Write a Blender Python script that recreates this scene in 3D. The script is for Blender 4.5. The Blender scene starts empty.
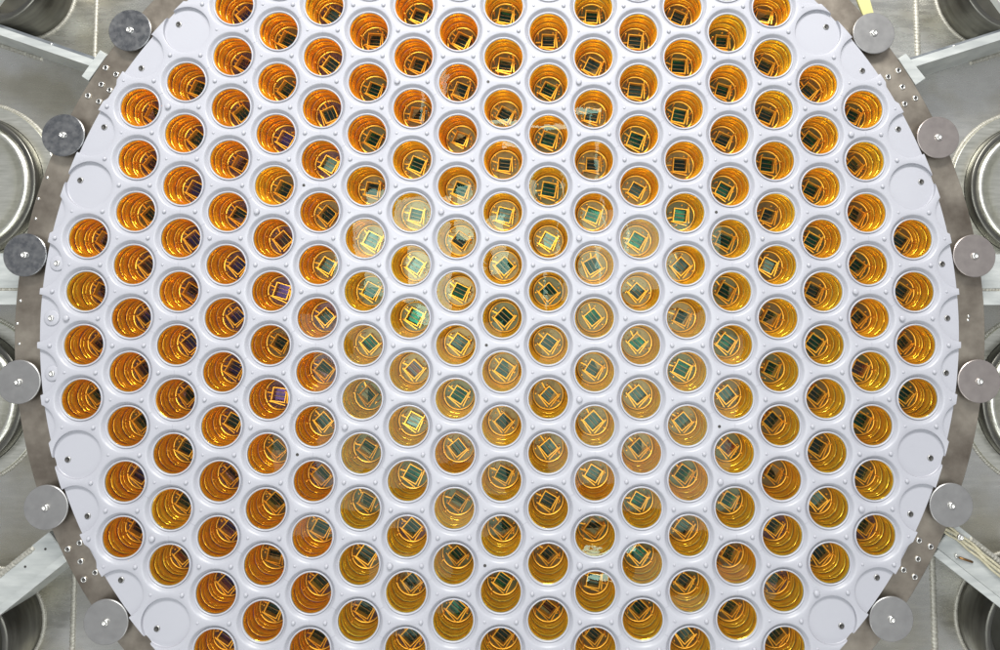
import bpy, bmesh, math, random
from mathutils import Vector, Matrix
random.seed(7)
R_ = math.radians
C = bpy.context.scene.collection
S = 0.093                       # pitch of the hole lattice in metres
Q3 = math.sqrt(3) / 2

# ------------------------------------------------------------------ camera
cd = bpy.data.cameras.new('camera'); cam = bpy.data.objects.new('camera', cd); C.objects.link(cam)
rx, ry, rz = (0.999966652, 0.000534176, 0.008149229), (0.001003522, -0.998333517, -0.057699068), (0.008104827, 0.057705322, -0.998300760)
M = Matrix(((rx[0], -ry[0], -rz[0], 0.07983), (rx[1], -ry[1], -rz[1], 0.05602), (rx[2], -ry[2], -rz[2], 1.08342), (0, 0, 0, 1)))
cam.matrix_world = M
cd.sensor_fit = 'HORIZONTAL'; cd.sensor_width = 36.0; cd.lens = 0.620 * 36.0
cd.shift_x = -(553.06 - 500) / 1000; cd.shift_y = (250.17 - 325) / 1000
cd.clip_start = 0.01; cd.clip_end = 100
bpy.context.scene.camera = cam

# ------------------------------------------------------------------ light
world = bpy.data.worlds.new('World'); bpy.context.scene.world = world; world.use_nodes = True
bg = world.node_tree.nodes['Background']; bg.inputs[0].default_value = (0.93, 0.95, 1.0, 1); bg.inputs[1].default_value = 0.30
vs = bpy.context.scene.view_settings
vs.view_transform = 'Standard'; vs.look = 'None'; vs.exposure = 0.42; vs.gamma = 1.0

def area(name, loc, target, sx, sy, power, col=(1, 1, 1)):
    l = bpy.data.lights.new(name, 'AREA'); l.shape = 'RECTANGLE'; l.size = sx; l.size_y = sy; l.energy = power; l.color = col
    o = bpy.data.objects.new(name, l); C.objects.link(o); o.location = loc
    d = Vector(target) - Vector(loc); o.rotation_euler = d.to_track_quat('-Z', 'Y').to_euler()
    return o
# two ceiling lamps beyond the top edge (key), plus added lights: low fill, gapped panels and thin strips for window reflections
area('ceiling_lamp', (-0.40, 2.05, 1.75), (0, 0, 0), 0.70, 0.50, 46, (1.0, 0.98, 0.95))
area('ceiling_lamp', (0.48, 2.05, 1.75), (0, 0, 0), 0.70, 0.50, 46, (1.0, 0.98, 0.95))
area('low_fill', (0, -2.5, 1.3), (0, -0.5, 0), 2.2, 0.6, 11, (0.98, 1.0, 0.98))  # added fill that lifts the lower floor, no known source
for px, py, sx, sy, pw in ((-0.78, 0.28, 0.30, 0.50, 4.4), (-0.44, 0.10, 0.24, 0.66, 4.8), (-0.21, 0.36, 0.13, 0.34, 1.3), (-0.60, -0.08, 0.10, 0.14, 0.5), (0.56, 0.20, 0.72, 0.40, 4.2), (-0.62, -0.62, 1.06, 0.90, 6.6), (0.66, -0.60, 0.92, 0.96, 6.6), (-0.62, -1.42, 0.50, 0.34, 0.9), (0.75, -1.50, 0.60, 0.30, 0.9)):
    area('reflection_panel', (px, py, 2.2), (px, py, 0), sx, sy, pw, (0.96, 1.0, 0.98))  # added panels, split and gapped to shape window reflections and fill the holes
area('streak_light', (0.10, 0.98, 2.0), (0.10, 0.98, 0), 0.62, 0.035, 0.9)  # added thin lights, sized to draw streaks on the glass windows
area('streak_light', (0.34, -1.24, 2.0), (0.34, -1.24, 0), 0.20, 0.035, 0.32)
area('streak_light', (0.337, 0.50, 2.0), (0.337, 0.50, 0), 0.022, 0.9, 0.5)
area('streak_light', (0.075, 0.30, 2.0), (0.075, 0.30, 0), 0.016, 0.8, 0.3)
area('streak_light', (-0.55, 1.00, 2.0), (-0.55, 1.00, 0), 0.025, 0.50, 0.3)

# ------------------------------------------------------------------ materials
def mat(name):
    m = bpy.data.materials.new(name); m.use_nodes = True
    return m, m.node_tree.nodes, m.node_tree.links, m.node_tree.nodes['Principled BSDF']
def noise(n, l, scale, detail=4, rough=0.55, coord='Object', stretch=None, rnd=False):
    tc = n.new('ShaderNodeTexCoord'); src = tc.outputs[coord]
    if rnd:
        oi = n.new('ShaderNodeObjectInfo'); mu = n.new('ShaderNodeMath'); mu.operation = 'MULTIPLY'; mu.inputs[1].default_value = 37.0
        l.new(oi.outputs['Random'], mu.inputs[0]); va = n.new('ShaderNodeVectorMath'); va.operation = 'ADD'
        l.new(src, va.inputs[0]); l.new(mu.outputs[0], va.inputs[1]); src = va.outputs[0]
    if stretch:
        mp = n.new('ShaderNodeMapping'); mp.inputs['Scale'].default_value = stretch; l.new(src, mp.inputs[0]); src = mp.outputs[0]
    t = n.new('ShaderNodeTexNoise'); t.inputs['Scale'].default_value = scale; t.inputs['Detail'].default_value = detail; t.inputs['Roughness'].default_value = rough
    l.new(src, t.inputs['Vector'])
    return t
def ramp(n, l, src, stops):
    r = n.new('ShaderNodeValToRGB'); e = r.color_ramp.elements
    e[0].position, e[0].color = stops[0][0], (*stops[0][1], 1); e[1].position, e[1].color = stops[-1][0], (*stops[-1][1], 1)
    for p, c in stops[1:-1]:
        x = e.new(p); x.color = (*c, 1)
    l.new(src, r.inputs[0]); return r
def bump(n, l, src, strength, dist, b):
    x = n.new('ShaderNodeBump'); x.inputs['Strength'].default_value = strength; x.inputs['Distance'].default_value = dist
    l.new(src, x.inputs['Height']); l.new(x.outputs[0], b.inputs['Normal'])

def metal(name, c0, c1, rough, scale=8, stretch=None, metallic=1.0, rnd=False, r_var=0.12, bmp=0.0, coord='Object'):
    m, n, l, b = mat(name)
    t = noise(n, l, scale, 6, 0.6, coord, stretch, rnd)
    r = ramp(n, l, t.outputs['Fac'], [(0.3, c0), (0.7, c1)]); l.new(r.outputs[0], b.inputs['Base Color'])
    mr = n.new('ShaderNodeMapRange'); mr.inputs[1].default_value = 0.3; mr.inputs[2].default_value = 0.7
    mr.inputs[3].default_value = rough - r_var / 2; mr.inputs[4].default_value = rough + r_var / 2
    l.new(t.outputs['Fac'], mr.inputs[0]); l.new(mr.outputs[0], b.inputs['Roughness'])
    b.inputs['Metallic'].default_value = metallic
    if bmp: bump(n, l, t.outputs['Fac'], bmp, 0.001, b)
    return m

# white plastic
WHITE, n, l, b = mat('white_plastic')
t = noise(n, l, 5, 5); t2 = noise(n, l, 160, 3)
r = ramp(n, l, t.outputs['Fac'], [(0.3, (0.335, 0.339, 0.374)), (0.7, (0.357, 0.361, 0.395))]); l.new(r.outputs[0], b.inputs['Base Color'])
b.inputs['Roughness'].default_value = 0.33; bump(n, l, t2.outputs['Fac'], 0.06, 0.0008, b)

def amber(name, c0, c1, rough=0.11):
    m, n, l, b = mat(name)
    t = noise(n, l, 60, 3, 0.6, 'Object', (1, 1, 3.0), True)
    r = ramp(n, l, t.outputs['Fac'], [(0.34, c0), (0.62, c1)])
    l.new(r.outputs[0], b.inputs['Base Color']); b.inputs['Metallic'].default_value = 0.60; b.inputs['Roughness'].default_value = rough; b.inputs['Specular IOR Level'].default_value = 0.9; b.inputs['Specular Tint'].default_value = (1.0, 0.75, 0.35, 1)
    return m
AMBER = {'orange': amber('amber_orange_lit_coating', (1.0, 0.39, 0.008), (1.0, 0.54, 0.02)),
         'gold': amber('amber_gold_lit_coating', (1.0, 0.47, 0.015), (1.0, 0.64, 0.04)),
         'olive': amber('amber_olive_lit_coating', (0.96, 0.53, 0.022), (1.0, 0.70, 0.06))}  # tones per region put the light's tint into the coating colour
GROOVE_SHADE = {'orange': amber('purple_brown_groove_shade', (0.13, 0.03, 0.13), (0.18, 0.05, 0.04), 0.3),
          'gold': amber('brown_groove_shade', (0.14, 0.06, 0.015), (0.20, 0.10, 0.02), 0.3),
          'olive': amber('green_brown_groove_shade', (0.06, 0.085, 0.04), (0.12, 0.10, 0.03), 0.3)}  # shade between the wall rings, with its tint, put into the colour
FRAME, n, l, b = mat('gilt_frame'); b.inputs['Base Color'].default_value = (0.90, 0.43, 0.035, 1); b.inputs['Metallic'].default_value = 0.55; b.inputs['Roughness'].default_value = 0.3
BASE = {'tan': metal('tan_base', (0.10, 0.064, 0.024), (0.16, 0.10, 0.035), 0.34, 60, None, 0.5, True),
        'bright': metal('lit_tan_base', (0.15, 0.105, 0.038), (0.235, 0.165, 0.06), 0.30, 60, None, 0.4, True),
        'purple': metal('purple_sheen_base', (0.07, 0.038, 0.075), (0.15, 0.08, 0.08), 0.28, 120, None, 0.6, True),
        'green': metal('green_sheen_base', (0.065, 0.072, 0.04), (0.12, 0.10, 0.04), 0.32, 60, None, 0.5, True)}  # purple and green sheen and the central brightness are put into the colour
def chip(name, col, col2):
    m, n, l, b = mat(name)
    t = noise(n, l, 70, 2, 0.5, 'Object', (1, 3, 1), True); r = ramp(n, l, t.outputs['Fac'], [(0.38, col), (0.64, col2)])
    l.new(r.outputs[0], b.inputs['Base Color']); b.inputs['Metallic'].default_value = 1.0; b.inputs['Roughness'].default_value = 0.14
    return m
CHIP = {'dark': chip('dark_chip', (0.02, 0.03, 0.03), (0.035, 0.055, 0.05)), 'green': chip('green_glint_chip', (0.008, 0.022, 0.02), (0.010, 0.06, 0.036)),
        'purple': chip('purple_glint_chip', (0.04, 0.03, 0.07), (0.07, 0.035, 0.14)), 'red': chip('red_glint_chip', (0.05, 0.05, 0.06), (0.13, 0.035, 0.015))}  # green, purple and red put iridescent glints into the chip colour
SLAT, n, l, b = mat('brown_slat'); b.inputs['Base Color'].default_value = (0.20, 0.11, 0.04, 1); b.inputs['Metallic'].default_value = 0.8; b.inputs['Roughness'].default_value = 0.35

GLASS = bpy.data.materials.new('window_glass'); GLASS.use_nodes = True
n, l = GLASS.node_tree.nodes, GLASS.node_tree.links; n.clear()
out = n.new('ShaderNodeOutputMaterial'); mx = n.new('ShaderNodeMixShader'); tr = n.new('ShaderNodeBsdfTransparent'); gl = n.new('ShaderNodeBsdfGlossy'); fr = n.new('ShaderNodeFresnel')
fr.inputs[0].default_value = 1.31; tr.inputs[0].default_value = (1.0, 0.98, 0.88, 1); gl.inputs[0].default_value = (0.60, 1.0, 0.84, 1); gl.inputs['Roughness'].default_value = 0.02
tn = noise(n, l, 26, 2, 0.5, 'Object', None, True); bp = n.new('ShaderNodeBump'); bp.inputs['Strength'].default_value = 0.13; bp.inputs['Distance'].default_value = 0.002
l.new(tn.outputs['Fac'], bp.inputs['Height']); l.new(bp.outputs[0], gl.inputs['Normal'])
l.new(fr.outputs[0], mx.inputs[0]); l.new(tr.outputs[0], mx.inputs[1]); l.new(gl.outputs[0], mx.inputs[2]); l.new(mx.outputs[0], out.inputs[0])

RING = metal('ring_steel', (0.18, 0.15, 0.12), (0.38, 0.34, 0.285), 0.40, 13, (1, 1, 1), 0.85, False, 0.16, 0.15)
DISC = metal('disc_steel', (0.36, 0.355, 0.35), (0.40, 0.395, 0.388), 0.38, 60, None, 0.85, True, 0.06, 0.0)
BRIGHT = metal('bright_steel', (0.66, 0.65, 0.62), (0.85, 0.84, 0.80), 0.28, 60)
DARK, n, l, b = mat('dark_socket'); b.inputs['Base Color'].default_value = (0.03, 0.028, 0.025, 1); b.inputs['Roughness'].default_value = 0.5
FLOOR, n, l, b = mat('vessel_steel')
t = noise(n, l, 2.6, 5, 0.55); t2 = noise(n, l, 22, 3, 0.5, 'Object', (1, 5, 1)); t3 = noise(n, l, 7, 3, 0.5)
r = ramp(n, l, t.outputs['Fac'], [(0.3, (0.36, 0.35, 0.30)), (0.52, (0.55, 0.545, 0.505)), (0.72, (0.76, 0.755, 0.72))])
r3 = ramp(n, l, t3.outputs['Fac'], [(0.36, (0.80, 0.76, 0.64)), (0.55, (1, 1, 1))])
m1 = n.new('ShaderNodeMix'); m1.data_type = 'RGBA'; m1.blend_type = 'MULTIPLY'; m1.inputs[0].default_value = 0.8
l.new(r.outputs[0], m1.inputs[6]); l.new(r3.outputs[0], m1.inputs[7]); l.new(m1.outputs[2], b.inputs['Base Color'])
b.inputs['Metallic'].default_value = 0.85
mr = n.new('ShaderNodeMapRange'); mr.inputs[1].default_value = 0.3; mr.inputs[2].default_value = 0.7; mr.inputs[3].default_value = 0.18; mr.inputs[4].default_value = 0.36
l.new(t2.outputs['Fac'], mr.inputs[0]); l.new(mr.outputs[0], b.inputs['Roughness']); bump(n, l, t2.outputs['Fac'], 0.02, 0.001, b)
FLANGE = metal('blue_grey_steel', (0.22, 0.24, 0.26), (0.34, 0.36, 0.38), 0.4, 20, (1, 6, 1), 0.8)
BEAM = metal('beam_steel', (0.45, 0.475, 0.465), (0.60, 0.62, 0.60), 0.42, 14, (1, 6, 1), 0.5, False, 0.14)
PIPE = metal('pipe_steel', (0.11, 0.108, 0.095), (0.19, 0.186, 0.165), 0.34, 10, (1, 1, 9), 0.9)
DARKPIPE = metal('dark_pipe_steel', (0.07, 0.068, 0.055), (0.12, 0.117, 0.10), 0.5, 14, None, 0.8)
CAP = metal('cap_steel', (0.66, 0.66, 0.57), (0.84, 0.83, 0.75), 0.34, 30, (1, 8, 1), 0.95)
WELD = metal('weld_steel', (0.30, 0.285, 0.24), (0.48, 0.47, 0.42), 0.55, 220, None, 0.6)
HOSE = metal('tan_braid', (0.40, 0.37, 0.25), (0.60, 0.56, 0.42), 0.5, 260, None, 0.3)
YELLOW, n, l, b = mat('yellow_tape'); b.inputs['Base Color'].default_value = (0.46, 0.44, 0.19, 1); b.inputs['Roughness'].default_value = 0.6

# ------------------------------------------------------------------ mesh helpers
def mesh(name, v, f, m, smooth=False):
    me = bpy.data.meshes.new(name); me.from_pydata(v, [], f); me.update()
    me.materials.append(m)
    if smooth: me.shade_smooth()
    return me
def obj(name, me, parent=None, loc=(0, 0, 0), rot=(0, 0, 0)):
    o = bpy.data.objects.new(name, me); C.objects.link(o); o.location = loc; o.rotation_euler = rot
    if parent: o.parent = parent
    return o
def thing(name, label, cat, loc=(0, 0, 0), rz=0, group=None):
    o = bpy.data.objects.new(name, None); C.objects.link(o); o.location = loc; o.rotation_euler = (0, 0, rz); o.empty_display_size = 0.02
    o['label'] = label; o['category'] = cat
    if group: o['group'] = group
    return o
def lathe(prof, seg=40, cap0=False, cap1=False):
    v, f = [], []
    for (r, z) in prof:
        for k in range(seg):
            a = 2 * math.pi * k / seg; v.append((r * math.cos(a), r * math.sin(a), z))
    for i in range(len(prof) - 1):
        for k in range(seg):
            a, b2 = i * seg + k, i * seg + (k + 1) % seg
            f.append((a, b2, b2 + seg, a + seg))
    if cap0: f.append(tuple(range(seg)))
    if cap1: f.append(tuple(reversed(range((len(prof) - 1) * seg, len(prof) * seg))))
    return v, f
def box(x0, x1, y0, y1, z0, z1):
    v = [(x, y, z) for z in (z0, z1) for (x, y) in ((x0, y0), (x1, y0), (x1, y1), (x0, y1))]
    f = [(3, 2, 1, 0), (4, 5, 6, 7), (0, 1, 5, 4), (1, 2, 6, 5), (2, 3, 7, 6), (3, 0, 4, 7)]
    return v, f
def join(parts):
    v, f = [], []
    for pv, pf in parts:
        o = len(v); v += pv; f += [tuple(i + o for i in q) for q in pf]
    return v, f
def rot_z(vf, a, off=(0, 0, 0)):
    v, f = vf; c, s = math.cos(a), math.sin(a)
    return [(x * c - y * s + off[0], x * s + y * c + off[1], z + off[2]) for x, y, z in v], f
def prism(pts, z0, z1, bev=0.0):
    n_ = len(pts)
    v = [(x, y, z0) for x, y in pts] + [(x, y, z1 - bev) for x, y in pts]
    f = [tuple(reversed(range(n_)))] + [(i, (i + 1) % n_, n_ + (i + 1) % n_, n_ + i) for i in range(n_)]
    if bev:
        cx, cy = sum(p[0] for p in pts) / n_, sum(p[1] for p in pts) / n_
        for x, y in pts:
            d = math.hypot(x - cx, y - cy); v.append((x + (cx - x) / d * bev, y + (cy - y) / d * bev, z1))
        f += [(n_ + i, n_ + (i + 1) % n_, 2 * n_ + (i + 1) % n_, 2 * n_ + i) for i in range(n_)]
        f.append(tuple(range(2 * n_, 3 * n_)))
    else:
        f.append(tuple(range(n_, 2 * n_)))
    return v, f
def fix(me):
    bm = bmesh.new(); bm.from_mesh(me); bmesh.ops.recalc_face_normals(bm, faces=bm.faces); bm.to_mesh(me); bm.free()
    return me
def bead(path, r, step=0.006, seg=8, closed=False):
    """a weld bead: a rippled, flattened sweep along a path of points"""
    pts = [Vector(p) for p in path]; out_ = []
    if closed: pts.append(pts[0])
    for a, b2 in zip(pts, pts[1:]):
        k = max(1, round((b2 - a).length / (step / 3)))
        out_ += [a.lerp(b2, i / k) for i in range(k)]
    if not closed: out_.append(pts[-1])
    v, f = [], []; N = len(out_)
    for i, p in enumerate(out_):
        t_ = (out_[(i + 1) % N] - out_[i - 1]) if closed or 0 < i < N - 1 else (pts[-1] - pts[0] if len(pts) == 2 else (out_[min(i + 1, N - 1)] - out_[max(i - 1, 0)]))
        t_.normalize(); s_ = Vector((-t_.y, t_.x, 0)).normalized()
        ph = (i % 3) / 3; rr = r * (0.72 + 0.4 * ph) * random.uniform(0.9, 1.1)
        if not closed and i in (0, N - 1): rr *= 0.3
        for k in range(seg):
            a = math.pi * k / (seg - 1)
            q = p + s_ * (rr * math.cos(a)) + Vector((0, 0, rr * 0.75 * math.sin(a) - 0.0005)) + t_ * (0.35 * r * math.sin(a))
            v.append(tuple(q))
    for i in range(N if closed else N - 1):
        for k in range(seg - 1):
            a = i * seg + k; b2 = ((i + 1) % N) * seg + k
            f.append((a, a + 1, b2 + 1, b2))
    return v, f

# ------------------------------------------------------------------ lattice
sites = []
for i in range(-12, 13):
    for j2 in range(-24, 25):
        if (i + j2) % 2 == 0: sites.append((i, j2, i * Q3, j2 * 0.5))
TUBE_R = 8.05
RP = 0.8018                     # radius of the white plate
def is_tube(x, y): return math.hypot(x, y) < TUBE_R

# ------------------------------------------------------------------ vessel floor, ports, beams
ZF = -0.17
fl = obj('vessel_floor', mesh('vessel_floor', *box(-3, 3, -3, 3, ZF - 0.02, ZF), FLOOR)); fl['kind'] = 'structure'

def weld(name, label, path, r, step=0.006):
    o = obj(name, mesh(name, *bead(path, r, step), WELD, True)); o['label'] = label; o['category'] = 'weld seam'; o['group'] = 'weld seams on the vessel floor'
    return o
weld('weld_seam', 'straight weld bead beside the top left pipe opening', [(-0.8532, 0.9113, ZF), (-0.8496, 0.5126, ZF)], 0.0048, 0.007)
weld('weld_seam', 'straight weld bead beside the top right pipe opening', [(0.8456, 0.9113, ZF), (0.8456, 0.5126, ZF)], 0.0070, 0.0065)
weld('weld_seam', 'straight weld bead beside the bottom left pipe opening', [(-0.8451, -0.4659, ZF), (-0.8387, -0.9008, ZF)], 0.0062, 0.006)
weld('weld_seam', 'straight weld bead beside the bottom right pipe opening', [(0.8401, -0.4478, ZF), (0.8388, -0.9008, ZF)], 0.0072, 0.007)

def port(label, x, y, r, h, kind):
    t = thing('pipe_port', label, 'pipe port', (x, y, ZF), 0, 'pipe ports around the array')
    zt = h; w = 0.010
    rb = r + 0.003
    if kind == 'cap':           # a flat welded collar round the pipe
        obj('collar', mesh('collar', *lathe([(r + 0.026, 0.0), (r + 0.026, 0.005), (r + 0.025, 0.006), (r + 0.001, 0.006)], 96), CAP), t); rb = r + 0.028
    obj('pipe_wall', mesh('pipe_wall', *lathe([(r, 0), (r, zt - 0.002), (r - 0.002, zt), (r - w, zt), (r - w - 0.002, zt - 0.002), (r - w - 0.002, 0.004)], 96), PIPE, False), t).data.shade_smooth()
    wd = obj('weld_bead', mesh('weld_bead', *bead([(math.cos(2 * math.pi * k / 90) * rb, math.sin(2 * math.pi * k / 90) * rb, 0) for k in range(90)], 0.0050, 0.0045, 7, True), WELD, True), t)
    if kind == 'cap':           # closed by a bright dished lid with a stepped lip
        obj('lid', mesh('lid', *lathe([(r - w - 0.003, zt - 0.006), (r - w - 0.006, zt + 0.003), (r - w - 0.013, zt + 0.003), (r - w - 0.016, zt - 0.004), (r - w - 0.024, zt - 0.006), (r - w - 0.027, zt - 0.013), (r * 0.5, zt - 0.018), (r * 0.2, zt - 0.020), (0.001, zt - 0.020)], 96), CAP, True), t)
    else:                       # open, with a dark seat deep inside
        obj('inner_sleeve', mesh('inner_sleeve', *lathe([(r - w - 0.004, zt * 0.72), (r - w - 0.016, zt * 0.72), (r - w - 0.018, zt * 0.70), (r - w - 0.018, 0.008)], 96), PIPE, True), t)
        obj('bottom_disc', mesh('bottom_disc', *lathe([(r - w - 0.003, 0.003), (0.001, 0.003)], 64), DARKPIPE, False), t)
    return t
port('open dark steel pipe port in the top left corner', -0.9937, 0.6594, 0.0960, 0.078, 'open')
port('open dark steel pipe port in the top right corner', 1.0078, 0.6703, 0.1187, 0.078, 'open')
port('open steel pipe port in the bottom left corner', -1.002, -0.598, 0.1000, 0.078, 'open')
port('open steel pipe port in the bottom right corner', 1.006, -0.592, 0.1200, 0.078, 'open')
port('bright lidded pipe port at the upper left edge', -1.0800, 0.2546, 0.1438, 0.026, 'cap')
port('bright lidded pipe port at the upper right edge', 1.0640, 0.2500, 0.1360, 0.026, 'cap')
port('lidded pipe port at the lower left edge', -1.0810, -0.1680, 0.1410, 0.026, 'cap')
port('lidded pipe port at the lower right edge', 1.0800, -0.1730, 0.1460, 0.026, 'cap')

def strip_pts(p, q, w0, w1):
    """a quad beside the line p-q, from offset w0 to w1 along its left normal"""
    d = Vector((q[0] - p[0], q[1] - p[1])).normalized(); nn = Vector((-d.y, d.x))
    return [(p[0] + nn.x * w0, p[1] + nn.y * w0), (q[0] + nn.x * w0, q[1] + nn.y * w0), (q[0] + nn.x * w1, q[1] + nn.y * w1), (p[0] + nn.x * w1, p[1] + nn.y * w1)]
def beam(label, p, q, w_top, w_foot, block, side):
    """a slanted support beam: a bright top bar over a wider web that stands on the floor; block joins it to the ring"""
    t = thing('support_beam', label, 'beam', (0, 0, 0), 0, 'support beams under the ring')
    m = fix(mesh('top_bar', *prism(strip_pts(p, q, -w_top / 2, w_top / 2), -0.066, -0.050, 0.0012), BEAM)); obj('top_bar', m, t)
    d = Vector((q[0] - p[0], q[1] - p[1])).normalized(); nn = Vector((-d.y, d.x))
    h = w_top / 2 - 0.001; g = w_foot
    vv = []
    for e in (p, q):
        for off, z in ((-h, -0.066), (h, -0.066), (h + g * 0.5, -0.10), (h + g * 0.6, ZF), (-h - g * 0.6, ZF), (-h - g * 0.5, -0.10)):
            vv.append((e[0] + nn.x * off, e[1] + nn.y * off, z))
    ff = [(i, (i + 1) % 6, 6 + (i + 1) % 6, 6 + i) for i in range(6)] + [(5, 4, 3, 2, 1, 0), (6, 7, 8, 9, 10, 11)]
    obj('web', fix(mesh('web', vv, ff, BEAM)), t)
    fw = (h + 0.0002, h + 0.0085) if side > 0 else (-h - 0.0085, -h - 0.0002)
    obj('side_flange', fix(mesh('side_flange', *prism(strip_pts(p, q, *fw), -0.0790, -0.0700, 0.001), FLANGE)), t)
    if block: obj('end_block', fix(mesh('end_block', *prism(block, -0.14, -0.034, 0.001), BEAM)), t)
    for k in (0.22, 0.5, 0.78):
        c = (p[0] + (q[0] - p[0]) * k, p[1] + (q[1] - p[1]) * k)
        obj('screw', SCREW_S, t, (c[0] + nn.x * (h + 0.004) * side, c[1] + nn.y * (h + 0.004) * side, -0.0700))
    a = Vector(p) + (Vector(q) - Vector(p)) * 0.42
    foot = -side * (h + g * 0.6 + 0.003)
    obj('weld_bead', mesh('weld_bead', *bead([(a.x + nn.x * foot, a.y + nn.y * foot, ZF), (q[0] + nn.x * foot, q[1] + nn.y * foot, ZF)], 0.006, 0.007), WELD, True), t)
    return t
SCREW_S = mesh('screw', *lathe([(0.0028, 0), (0.0028, 0.0014), (0.0022, 0.002), (0.0005, 0.002)], 12), BRIGHT, True)
beam('bright support beam running to the top left corner', (-0.766, 0.469), (-1.20, 0.618), 0.0135, 0.009,
     [(-0.7397, 0.4867), (-0.7270, 0.4770), (-0.7585, 0.4290), (-0.7715, 0.4375)], -1)
beam('bright support beam running to the top right corner', (0.762, 0.473), (1.20, 0.613), 0.0150, 0.010,
     [(0.726, 0.476), (0.741, 0.486), (0.776, 0.439), (0.757, 0.426)], 1)

def broad_beam(label, p, q, w_band, w_face, left):
    """a broad flat beam of the lower corners: a raised lip on its lower edge, a wide bright face, down to the floor"""
    t = thing('support_beam', label, 'beam', (0, 0, 0), 0, 'support beams under the ring')
    s = 1 if left else -1
    obj('edge_lip', fix(mesh('edge_lip', *prism(strip_pts(p, q, 0, s * w_band), -0.068, -0.056, 0.0015), BEAM)), t)
    obj('face_plate', fix(mesh('face_plate', *prism(strip_pts(p, q, s * (w_band + 0.0006), s * w_face), -0.075, -0.062, 0.0015), BEAM)), t)
    obj('web', fix(mesh('web', *prism(strip_pts(p, q, s * 0.004, s * (w_face - 0.006)), ZF, -0.0785), BEAM)), t)
    d = Vector((q[0] - p[0], q[1] - p[1])).normalized(); nn = Vector((-d.y, d.x)) * s
    a = Vector(p) + d * 0.035
    o = w_face - 0.005
    obj('weld_bead', mesh('weld_bead', *bead([(a.x + nn.x * o, a.y + nn.y * o, -0.062), (q[0] + nn.x * o, q[1] + nn.y * o, -0.062)], 0.0055, 0.006), WELD, True), t)
    return t, p, d, nn
bl, pb, db, nb = broad_beam('broad pale beam with a raised lip at the bottom left', (-0.775, -0.433), (-1.10, -0.698), 0.0135, 0.062, False)
for a_, o_ in ((0.022, 0.042), (0.068, 0.040)):
    obj('hole', mesh('hole', *lathe([(0.0022, 0.0004), (0.0001, 0.0004)], 12), DARK), bl, (pb[0] + db.x * a_ + nb.x * o_, pb[1] + db.y * a_ + nb.y * o_, -0.062))
br, pb, db, nb = broad_beam('broad bright beam carrying a braided cable at the bottom right', (0.775, -0.428), (1.10, -0.685), 0.0135, 0.070, True)
def sweep(path, r, seg=10):
    v, f = [], []; P = [Vector(p) for p in path]
    for i, p in enumerate(P):
        t_ = (P[min(i + 1, len(P) - 1)] - P[max(i - 1, 0)]).normalized(); s_ = t_.cross(Vector((0, 0, 1))).normalized(); u = s_.cross(t_)
        for k in range(seg):
            a = 2 * math.pi * k / seg; v.append(tuple(p + s_ * (r * math.cos(a)) + u * (r * math.sin(a))))
    for i in range(len(P) - 1):
        for k in range(seg):
            f.append((i * seg + k, i * seg + (k + 1) % seg, (i + 1) * seg + (k + 1) % seg, (i + 1) * seg + k))
    f += [tuple(reversed(range(seg))), tuple(range(len(P) * seg - seg, len(P) * seg))]
    return v, f
hz = -0.0565
ca = thing('braided_cable', 'tan braided cable lying along the bottom right beam', 'cable', (0.80, -0.39, -0.062))
def rel(l_): return [(x - 0.80, y + 0.39, z + 0.062) for x, y, z in l_]
for off, rr in ((0.0, 0.0030), (0.0055, 0.0024), (-0.0060, 0.0022)):
    base = [(0.780, -0.372), (0.800, -0.382), (0.822, -0.397), (0.850, -0.420), (0.880, -0.446), (0.95, -0.503), (1.05, -0.583)]
    path = []
    for k in range(len(base) - 1):
        for u in range(8):
            w = u / 8; x = base[k][0] * (1 - w) + base[k + 1][0] * w; y = base[k][1] * (1 - w) + base[k + 1][1] * w
            ph = (k * 8 + u) * 0.55 + off * 300
            path.append((x + off * 0.6 + 0.0008 * math.sin(ph), y + off * 0.8 + 0.0008 * math.cos(ph), hz + 0.0006 * math.sin(ph * 1.7)))
    obj('strand', mesh('strand', *sweep(rel(path), rr), HOSE, True), ca)
obj('tie', mesh('tie', *lathe([(0.0062, -0.002), (0.0062, 0.004), (0.0048, 0.006), (0.0030, 0.006), (0.0030, 0.004), (0.0002, 0.004)], 20), BRIGHT, True), ca, rel([(0.8215, -0.3945, hz)])[0])
pn = thing('steel_pin', 'small brownish bent pin lying on the bottom right beam', 'pin', (0.822, -0.433, -0.0605))
obj('shaft', mesh('shaft', *sweep([(0.0, 0, 0.0012), (0.012, -0.004, 0.0012), (0.024, -0.008, 0.0012)], 0.0021), SLAT, True), pn)
obj('hook', mesh('hook', *sweep([(0.0, 0.0, 0.0012), (-0.0045, -0.0005, 0.0012), (-0.006, 0.0025, 0.0012), (-0.0055, 0.0065, 0.0012)], 0.0014), BRIGHT, True), pn)

def side_beam(label, sgn):
    t = thing('support_beam', label, 'beam', (0, 0, 0), 0, 'support beams under the ring')
    x0, x1 = sorted((sgn * 0.835, sgn * 1.30))
    obj('top_plate', fix(mesh('top_plate', *prism([(x0, 0.052), (x1, 0.052), (x1, 0.115), (x0, 0.115)], -0.062, -0.050, 0.0015), BEAM)), t)
    obj('edge_lip', fix(mesh('edge_lip', *prism([(x0, 0.022), (x1, 0.022), (x1, 0.047), (x0, 0.047)], -0.058, -0.044, 0.0015), BEAM)), t)
    obj('web', fix(mesh('web', *prism([(x0, 0.03), (x1, 0.03), (x1, 0.108), (x0, 0.108)], ZF, -0.0625), BEAM)), t)
    obj('weld_bead', mesh('weld_bead', *bead([(x0, 0.0495, -0.054), (x1, 0.0495, -0.054)], 0.0055, 0.006), WELD, True), t)
side_beam('pale support beam leaving the ring at the left edge', -1)
side_beam('pale support beam leaving the ring at the right edge', 1)

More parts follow.
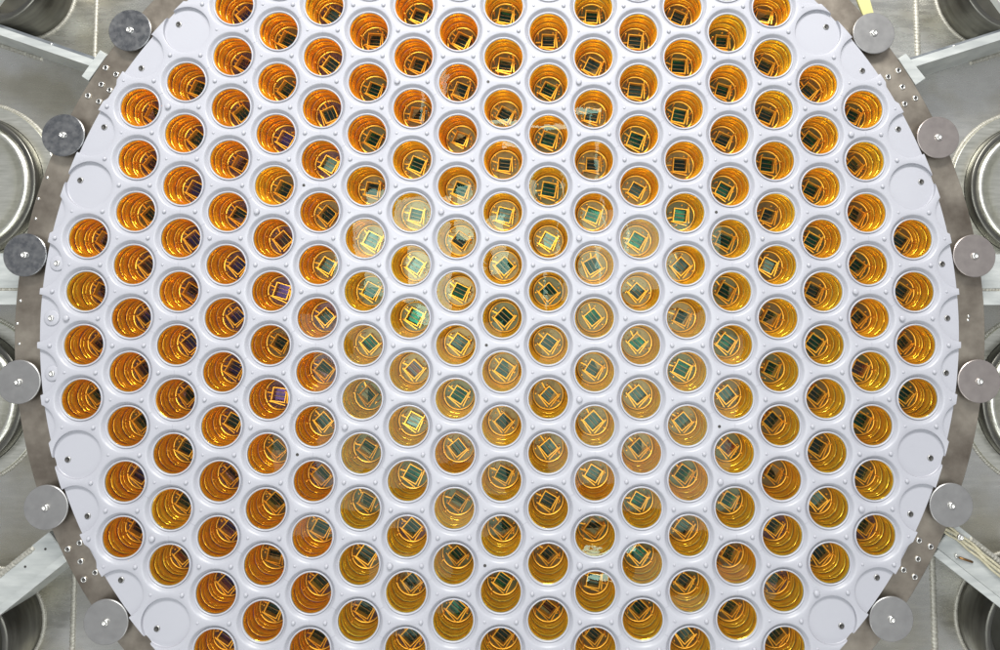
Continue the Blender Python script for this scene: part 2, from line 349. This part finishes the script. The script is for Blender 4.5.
# bright bars crossing the two top corners
for lab, pp_, qq in (('bright bar crossing the very top left corner', (-0.922, 0.600), (-0.895, 0.640)), ('bright bar crossing the very top right corner', (0.888, 0.637), (0.945, 0.560))):
    p_, q_ = Vector(pp_), Vector(qq); d_ = (q_ - p_).normalized()
    if 'left' in lab: p_, q_ = Vector((-0.965, 0.545)), Vector((-0.86, 0.70))
    else: p_, q_ = Vector((0.855, 0.688)), Vector((0.945, 0.555))
    o = obj('cross_bar', fix(mesh('cross_bar', *prism(strip_pts(p_, q_, -0.006, 0.006), -0.048, -0.034, 0.001), BEAM)))
    o['label'] = lab; o['category'] = 'bar'
tp = obj('tape_piece', fix(mesh('tape_piece', *prism([(0.6535, 0.600), (0.679, 0.600), (0.690, 0.556), (0.672, 0.548)], -0.045, -0.0415, 0.0008), YELLOW)))
tp['label'] = 'pale yellow piece of tape behind the ring at top right'; tp['category'] = 'tape'

# ------------------------------------------------------------------ ring with its screws
ZR = -0.020
ring = obj('steel_ring', mesh('steel_ring', *lathe([(0.784, ZR - 0.012), (0.784, ZR - 0.0005), (0.7845, ZR), (0.8568, ZR), (0.858, ZR - 0.001), (0.858, ZR - 0.014), (0.784, ZR - 0.014)], 360), RING))
ring['label'] = 'brown grey steel ring around the white plate'; ring['category'] = 'ring'
SOCK = mesh('socket_screw', *lathe([(0.0052, 0), (0.0052, 0.0012), (0.0042, 0.0020), (0.0030, 0.0020), (0.0028, 0.0004), (0.0001, 0.0004)], 18), BRIGHT, True)
SOCK.materials.append(DARK)
for p in SOCK.polygons:
    if all(math.hypot(SOCK.vertices[i].co.x, SOCK.vertices[i].co.y) < 0.0031 for i in p.vertices): p.material_index = 1
for a in (30, 150, 210, 330):
    top = a in (30, 150)
    for r_, da in ((0.846, 2.0), (0.8235, 2.0), (0.836, 0.0), (0.846, -2.0), (0.8235, -2.0)) + (((0.8175, 0.1),) if a == 150 else ()):
        th = R_(a + da); k = obj('screw', SOCK, ring, (r_ * math.cos(th), r_ * math.sin(th), ZR), (0, 0, random.uniform(0, 6)))
RIV = mesh('rivet', *lathe([(0.0028, 0), (0.0024, 0.0012), (0.0012, 0.0018), (0.0001, 0.0018)], 12), BRIGHT, True)
for r_, a in ((0.850, 163.0), (0.853, 165.7), (0.848, 168.1), (0.850, 178.0), (0.853, 180.7), (0.849, 183.1), (0.828, -0.3), (0.829, 0.2)):
    obj('rivet', RIV, ring, (r_ * math.cos(R_(a)), r_ * math.sin(R_(a)), ZR))

# ------------------------------------------------------------------ clamp discs on the ring
names = {37.5: ('right', 'uppermost'), 22.5: ('right', 'second from the top'), 7.5: ('right', 'third from the top'), -7.5: ('right', 'third from the bottom'), -22.5: ('right', 'second from the bottom'), -37.5: ('right', 'lowest'),
         142.5: ('left', 'uppermost'), 157.5: ('left', 'second from the top'), 172.5: ('left', 'third from the top'), -172.5: ('left', 'third from the bottom'), -157.5: ('left', 'second from the bottom'), -142.5: ('left', 'lowest')}
DM = mesh('disc', *lathe([(0.0368, -0.0035), (0.0376, -0.0030), (0.0376, -0.0008), (0.0366, 0.0), (0.030, 0.0), (0.012, 0.0), (0.0101, -0.0), (0.0001, 0.0)], 64), DISC)
SP = mesh('spacer', *lathe([(0.012, -0.0160), (0.012, -0.0034)], 24), BRIGHT, True)
SM = mesh('screw', *lathe([(0.0058, 0.0001), (0.0058, 0.0020), (0.0046, 0.0032), (0.0026, 0.0032), (0.0024, 0.0012), (0.0001, 0.0012)], 16), BRIGHT, True)
DARKDISC = metal('stained_disc_steel', (0.20, 0.21, 0.225), (0.34, 0.34, 0.34), 0.30, 90, None, 0.95, True, 0.22, 0.1)
WARM = metal('warm_disc_steel', (0.36, 0.32, 0.305), (0.40, 0.36, 0.34), 0.38, 60, None, 0.85, True, 0.06, 0.0)
DM3 = DM.copy(); DM3.materials.clear(); DM3.materials.append(WARM)
DM2 = DM.copy(); DM2.materials.clear(); DM2.materials.append(DARKDISC)
for a, (side, where) in names.items():
    rc = 0.8400; dark = a in (142.5, 157.5, 172.5)
    t = thing('clamp_disc', f"{'dark stained' if dark else 'warm grey' if a in (7.5, -7.5, 22.5) else 'dull grey'} steel disc, {where} on the {side} of the ring", 'disc', (rc * math.cos(R_(a)), rc * math.sin(R_(a)), ZR), random.uniform(0, 6), 'round clamp discs on the ring')
    obj('disc', DM2 if dark else DM3 if a in (7.5, -7.5, 22.5) else DM, t, (0, 0, 0.0165)); obj('spacer', SP, t, (0, 0, 0.0165)); obj('screw', SM, t, (0, 0, 0.0165))

# ------------------------------------------------------------------ the white plate
SEG = 48
def hexr(a):
    k = (math.degrees(a) % 60) - 30
    return (S / 2) / math.cos(math.radians(k))
PT = [(0.0440, 0.0), (0.0430, -0.0003), (0.0418, -0.0013), (0.0405, -0.0031), (0.0391, -0.0051), (0.0380, -0.0062), (0.0374, -0.0066), (0.0373, -0.0120)]
PBL = [(0.0424, 0.0), (0.0417, -0.0003), (0.0413, -0.0011), (0.0413, -0.0054), (0.0406, -0.0060), (0.030, -0.0060), (0.015, -0.0060)]
bm = bmesh.new()
def cell(bm_, cx, cy, prof, close):
    rings = []
    rings.append([bm_.verts.new((cx + hexr(2 * math.pi * k / SEG) * math.cos(2 * math.pi * k / SEG), cy + hexr(2 * math.pi * k / SEG) * math.sin(2 * math.pi * k / SEG), 0)) for k in range(SEG)])
    for r_, z_ in prof:
        rings.append([bm_.verts.new((cx + r_ * math.cos(2 * math.pi * k / SEG), cy + r_ * math.sin(2 * math.pi * k / SEG), z_)) for k in range(SEG)])
    for A, B in zip(rings, rings[1:]):
        for k in range(SEG): bm_.faces.new((A[k], A[(k + 1) % SEG], B[(k + 1) % SEG], B[k]))
    if close: bm_.faces.new(rings[-1])
tubes, blanks = [], []
for i, j2, x, y in sites:
    d = math.hypot(x, y); X, Y = x * S, y * S
    if is_tube(x, y):
        cell(bm, X, Y, PT, False); tubes.append((i, j2, X, Y))
    elif d * S - 0.054 < RP:
        b2 = bmesh.new(); cell(b2, X, Y, PBL, True)
        th = math.atan2(Y, X)
        for q in range(-6, 7):
            a = th + R_(q * 1.0); nn = Vector((math.cos(a), math.sin(a), 0))
            bmesh.ops.bisect_plane(b2, geom=b2.verts[:] + b2.edges[:] + b2.faces[:], plane_co=nn * RP, plane_no=nn, clear_outer=True)
        if b2.faces:
            tmp = bpy.data.meshes.new('t'); b2.to_mesh(tmp); bm.from_mesh(tmp); bpy.data.meshes.remove(tmp)
            blanks.append((X, Y))
        b2.free()
bmesh.ops.remove_doubles(bm, verts=bm.verts, dist=0.00004)
edge = [e for e in bm.edges if e.is_boundary and all(math.hypot(v.co.x, v.co.y) > RP - 0.0006 for v in e.verts)]
ex = bmesh.ops.extrude_edge_only(bm, edges=edge)
for v in [g for g in ex['geom'] if isinstance(g, bmesh.types.BMVert)]: v.co.z = -0.0125
bmesh.ops.recalc_face_normals(bm, faces=bm.faces)
if sum(f.normal.z * f.calc_area() for f in bm.faces) < 0: bmesh.ops.reverse_faces(bm, faces=bm.faces)
pm = bpy.data.meshes.new('white_plate'); bm.to_mesh(pm); bm.free(); pm.materials.append(WHITE)
try: pm.shade_smooth(); pm.set_sharp_from_angle(angle=R_(38))
except Exception as e_: print('smooth', e_)
plate = obj('array_plate', pm); plate['label'] = 'large round white plate pierced by rows of round holes'; plate['category'] = 'plate'

RIMM = mesh('hole_rim', *lathe([(0.0371, -0.0110), (0.0370, -0.0050), (0.0366, -0.0043), (0.0358, -0.0040), (0.0350, -0.0041), (0.0344, -0.0046), (0.0340, -0.0056), (0.0339, -0.0120)], 48), WHITE, True)
for i, j2, X, Y in tubes: obj('hole_rim', RIMM, plate, (X, Y, 0))

# blank-site screws on one circle
LOCK = mesh('screw', *lathe([(0.0054, 0), (0.0052, 0.0010), (0.0042, 0.0016), (0.0034, 0.0016), (0.0030, 0.0006), (0.0001, 0.0006)], 16), DISC, True)
LOCK.materials.append(DARK)
for p in LOCK.polygons:
    if math.hypot(p.center.x, p.center.y) < 0.0046: p.material_index = 1
PADSCREW = mesh('screw', *lathe([(0.0050, 0), (0.0050, 0.0012), (0.0040, 0.0022), (0.0024, 0.0022), (0.0022, 0.0008), (0.0001, 0.0008)], 16), BRIGHT, True)
PAD = mesh('screw_pad', *lathe([(0.0135, 0), (0.0131, 0.0016), (0.0120, 0.0022), (0.0001, 0.0022)], 28), WHITE, True)
for k in range(6):
    for da in (0, 7.0, 18.0, 25.5, 34.5, 42.0, 53.0):
        a = R_(60 * k + da); r_ = 8.405 * S; z_ = -0.0060
        X, Y = r_ * math.cos(a), r_ * math.sin(a)
        if X < -0.7 and da in (0, 7.0, 53.0):
            obj('screw_pad', PAD, plate, (X, Y, z_)); z_ += 0.0022
        obj('screw', PADSCREW if z_ > -0.005 else LOCK, plate, (X, Y, z_))

# bumps, bolts and small holes at the corners of the hexagons
bolts = {(-6.351, 4), (-2.021, 4.5), (1.443, 4.5), (-1.155, 2), (-4.619, 2), (1.443, 1.5), (-1.155, -2), (-2.887, -2), (1.443, -1.5), (4.041, -3), (-2.021, -4.5), (1.443, -4.5), (-6.351, -4), (6.64, 0.5), (7.506, 0), (6.64, -3.5), (5.774, -5), (-8.083, 0), (6.64, 3.5)}
holes = {(-3.753, 2.5), (-0.289, 4.5), (4.041, 2), (4.041, -2), (-0.289, -0.5), (-3.753, -2.5), (-0.289, -4.5)}
bolts = {(round(x, 2), round(y, 2)) for x, y in bolts}; holes = {(round(x, 2), round(y, 2)) for x, y in holes}
BOLT = mesh('bolt', *lathe([(0.0052, -0.0003), (0.0052, 0.0026), (0.0046, 0.0038), (0.0030, 0.0046), (0.0001, 0.0048)], 16), WHITE, True)
PIT = mesh('hole', *lathe([(0.0027, 0.0003), (0.0024, 0.0005), (0.0020, 0.0004), (0.0001, 0.00035)], 14), DARK, True)
studs = []; seen = set()
stud_s = lathe([(0.0038, -0.0003), (0.0036, 0.0016), (0.0028, 0.0026), (0.0012, 0.0032), (0.0001, 0.0032)], 10)
stud_f = lathe([(0.0026, -0.0003), (0.0023, 0.0007), (0.0014, 0.0012), (0.0001, 0.0013)], 10)
for i, j2, x, y in sites:
    for a in (0, 60):
        vx, vy = x + math.cos(R_(a)) / (2 * Q3), y + math.sin(R_(a)) / (2 * Q3)
        near = sum(1 for _, _, X, Y in tubes if math.hypot(X / S - vx, Y / S - vy) < 0.6)
        if near == 0 or math.hypot(vx, vy) * S > RP - 0.006: continue
        key = (round(vx, 2), round(vy, 2))
        if any(abs(key[0] - q[0]) < 0.03 and abs(key[1] - q[1]) < 0.03 for q in bolts): obj('bolt', BOLT, plate, (vx * S, vy * S, 0)); continue
        if any(abs(key[0] - q[0]) < 0.03 and abs(key[1] - q[1]) < 0.03 for q in holes): obj('hole', PIT, plate, (vx * S, vy * S, 0)); continue
        faint = (a == 0) and ((i + (j2 - i) // 2) % 3 != 1)
        studs.append(rot_z(stud_f if faint else stud_s, 0, (vx * S, vy * S, 0)))
so = obj('moulded_stud', mesh('moulded_stud', *join(studs), WHITE, True), plate); so['kind'] = 'stuff'

# hairline joints between the plate's segments, seen where they cross the narrow necks between holes
SEAM, n, l, b = mat('seam_grey'); b.inputs['Base Color'].default_value = (0.30, 0.30, 0.34, 1); b.inputs['Roughness'].default_value = 0.6
tset = {(i, j2) for i, j2, _, _ in tubes}; joints = []
for i, j2, X, Y in tubes:
    for di, dj, ang, key in ((0, 2, 90, i), (1, 1, 30, (j2 - i) // 2), (1, -1, -30, (j2 + i) // 2)):
        if (i + di, j2 + dj) in tset and key in (-7, -4, 2, 5, 8):
            mx_, my_ = X + di * Q3 * S / 2, Y + dj * 0.5 * S / 2
            joints.append(rot_z(box(-0.0040, 0.0040, -0.00035, 0.00035, -0.0006, 0.00025), R_(ang), (mx_, my_, 0)))
jo = obj('segment_joint', mesh('segment_joint', *join(joints), SEAM), plate); jo['kind'] = 'stuff'

# ------------------------------------------------------------------ the amber tubes
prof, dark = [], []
ZB = -0.0580                    # rounded rings of uneven height down the wall, gap shade coloured dark, then the base
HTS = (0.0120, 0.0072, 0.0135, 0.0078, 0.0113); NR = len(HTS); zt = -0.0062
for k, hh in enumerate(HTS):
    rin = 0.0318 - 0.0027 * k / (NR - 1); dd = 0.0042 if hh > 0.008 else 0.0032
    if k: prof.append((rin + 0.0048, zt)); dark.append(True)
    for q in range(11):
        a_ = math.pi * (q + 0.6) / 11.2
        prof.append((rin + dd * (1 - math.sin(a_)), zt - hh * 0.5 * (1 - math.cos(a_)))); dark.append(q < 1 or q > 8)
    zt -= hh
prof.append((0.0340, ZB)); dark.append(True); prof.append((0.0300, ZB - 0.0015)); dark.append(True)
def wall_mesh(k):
    me = mesh('amber_wall', *lathe(prof, 44), AMBER[k], True); me.materials.append(GROOVE_SHADE[k])
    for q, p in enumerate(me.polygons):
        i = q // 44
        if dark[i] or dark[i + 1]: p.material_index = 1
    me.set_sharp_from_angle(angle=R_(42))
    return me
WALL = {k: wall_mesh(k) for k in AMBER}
def base_mesh(k):
    me = mesh('base_disc', *lathe([(0.0300, -0.0595), (0.0286, -0.0585), (0.0284, -0.0535), (0.0278, -0.0522), (0.0264, -0.0526), (0.0258, -0.0550), (0.0001, -0.0550)], 44), BASE[k], True)
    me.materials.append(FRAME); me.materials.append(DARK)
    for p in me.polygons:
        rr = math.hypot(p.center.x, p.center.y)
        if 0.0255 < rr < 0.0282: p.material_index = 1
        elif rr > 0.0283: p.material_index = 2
    me.set_sharp_from_angle(angle=R_(50))
    return me
BASEM = {k: base_mesh(k) for k in BASE}
h, w, z0, z1 = 0.0128, 0.0015, 0.0, 0.0105
FRM = mesh('square_frame', *join([box(-h, h, h - w, h, z0, z1), box(-h, h, -h, -h + w, z0, z1), box(h - w, h, -h + w, h - w, z0, z1), box(-h, -h + w, -h + w, h - w, z0, z1)]), FRAME)
c_ = h - w - 0.0002
CHM = {k: mesh('dark_chip', *box(-c_, c_, -c_, c_, -0.0003, 0.0010), m) for k, m in CHIP.items()}
SLM = mesh('slat', *box(-c_, c_, -0.0005, 0.0005, 0.0010, 0.0030), SLAT)
POST = mesh('support_post', *box(-0.0009, 0.0009, -0.0009, 0.0009, 0.0, 0.026), FRAME)
BAR = mesh('cross_bar', *box(-0.0008, 0.0008, -0.0150, 0.0150, 0.0, 0.0016), FRAME)
PINS = mesh('contact_pin', *join([rot_z(lathe([(0.0016, -0.0550), (0.0016, -0.0520), (0.0008, -0.0513), (0.0001, -0.0513)], 8), 0, (0.0195 * math.cos(R_(a)), 0.0195 * math.sin(R_(a)), 0)) for a in (8, 24, 62, 200)]), FRAME, True)
STRAP = mesh('strap', *box(-0.0245, -h, -0.0011, 0.0011, -0.0535, -0.0510), FRAME)
WIN = mesh('glass_window', *lathe([(0.0338, 0), (0.022, 0.00012), (0.010, 0.00018), (0.0001, 0.0002)], 40), GLASS, True)

ORD = ['first', 'second', 'third', 'fourth', 'fifth', 'sixth', 'seventh', 'eighth', 'ninth', 'tenth', 'eleventh', 'twelfth', 'thirteenth']
COLN = ['leftmost', 'second', 'third', 'fourth', 'fifth', 'sixth', 'seventh', 'eighth', 'ninth', 'tenth', 'eleventh', 'twelfth', 'thirteenth', 'fourteenth', 'fifteenth', 'sixteenth', 'seventeenth', 'eighteenth', 'rightmost']
def in_frame(j2): return -12 <= j2 <= 12
proto = None
def build_tube():
    t = thing('photo_tube', 'amber tube', 'light sensor', (0, 0, 0), 0, 'amber light sensor tubes in the white plate')
    obj('amber_wall', WALL['orange'], t)
    bd = obj('base_disc', BASEM['tan'], t); p = obj('contact_pin', PINS, bd); p['kind'] = 'stuff'; obj('strap', STRAP, bd)
    fr_ = obj('square_frame', FRM, t, (0, 0, -0.055))
    for px_, py_ in ((0.0165, 0.0120), (-0.0150, -0.0170), (-0.0190, 0.0080)): obj('support_post', POST, bd, (px_, py_, -0.055))
    obj('cross_bar', BAR, fr_, (0.0152, 0.0020, 0.0095), (0, 0, R_(7))); obj('cross_bar', BAR, fr_, (-0.0010, -0.0152, 0.0075), (0, 0, R_(82)))
    ch = obj('dark_chip', CHM['dark'], t, (0, 0, -0.055))
    for yy in (-0.0036, 0.0036): obj('slat', SLM, ch, (0, yy, 0))
    obj('glass_window', WIN, t, (0, 0, -0.0058))
    return t
def dup(root):
    r = root.copy(); C.objects.link(r)
    for ch in list(root.children):
        c = ch.copy(); C.objects.link(c); c.parent = r
        for g in list(ch.children):
            d = g.copy(); C.objects.link(d); d.parent = c
    return r
cols = {}
for i, j2, X, Y in tubes:
    if in_frame(j2): cols.setdefault(i, []).append((j2, X, Y))
proto = build_tube(); first = True
rnd = random.Random(21)
for ci, i in enumerate(sorted(cols)):
    for ri, (j2, X, Y) in enumerate(sorted(cols[i], reverse=True)):
        t = proto if first else dup(proto)
        t.location = (X, Y, 0)
        cw = COLN[ci]; colw = f"{cw} column" if cw in ('leftmost', 'rightmost') else f"{cw} column from the left"
        dx, dy = X - 0.08, Y - 0.056
        v = 'orange' if X < -0.28 or (Y > 0.3 and X < 0.0) else ('olive' if (math.hypot((X - 0.12) * 0.8, Y + 0.22) < 0.46) else 'gold')
        if rnd.random() < 0.15: v = rnd.choice(('gold', 'olive') if v != 'orange' else ('orange', 'gold'))
        tone = {'orange': 'orange', 'gold': 'golden', 'olive': 'olive gold'}[v]
        t['label'] = f"{tone} round sensor tube, {ORD[ri]} from the top in the {colw}"
        th = -38 + (22 if Y > 0.15 and -0.25 < X < 0.5 else 0) + rnd.uniform(-13, 13)
        if rnd.random() < 0.06: th += rnd.uniform(-30, 30)
        west = X < -0.30 or (Y < -0.35 and X < -0.1) or (X > 0.45 and Y < -0.3)
        q = rnd.random()
        ck = ('purple' if q < 0.6 and X < -0.4 else 'red' if 0.6 < q < 0.64 else 'dark') if west else ('green' if q < 0.5 else 'red' if q < 0.53 else 'dark')
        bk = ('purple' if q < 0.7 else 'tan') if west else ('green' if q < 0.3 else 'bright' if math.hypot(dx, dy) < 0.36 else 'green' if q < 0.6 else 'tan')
        sc = rnd.uniform(0.94, 1.08); tx, ty = R_(rnd.gauss(0, 4)), R_(rnd.gauss(0, 4)); spin = R_(rnd.uniform(-25, 25))
        for ch in t.children:
            nm = ch.name.split('.')[0]
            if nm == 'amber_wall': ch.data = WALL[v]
            elif nm in ('square_frame', 'dark_chip', 'base_disc'):
                ch.rotation_euler = (0, 0, R_(th) + spin) if nm == 'base_disc' else (tx, ty, R_(th))
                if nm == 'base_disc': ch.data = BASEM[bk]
                else: ch.scale = (sc, sc, 1)
                if nm == 'dark_chip': ch.data = CHM[ck]
            elif nm == 'glass_window': ch.rotation_euler = (R_(rnd.gauss(0, 1.2)), R_(rnd.gauss(0, 1.2)), 0)
        first = False
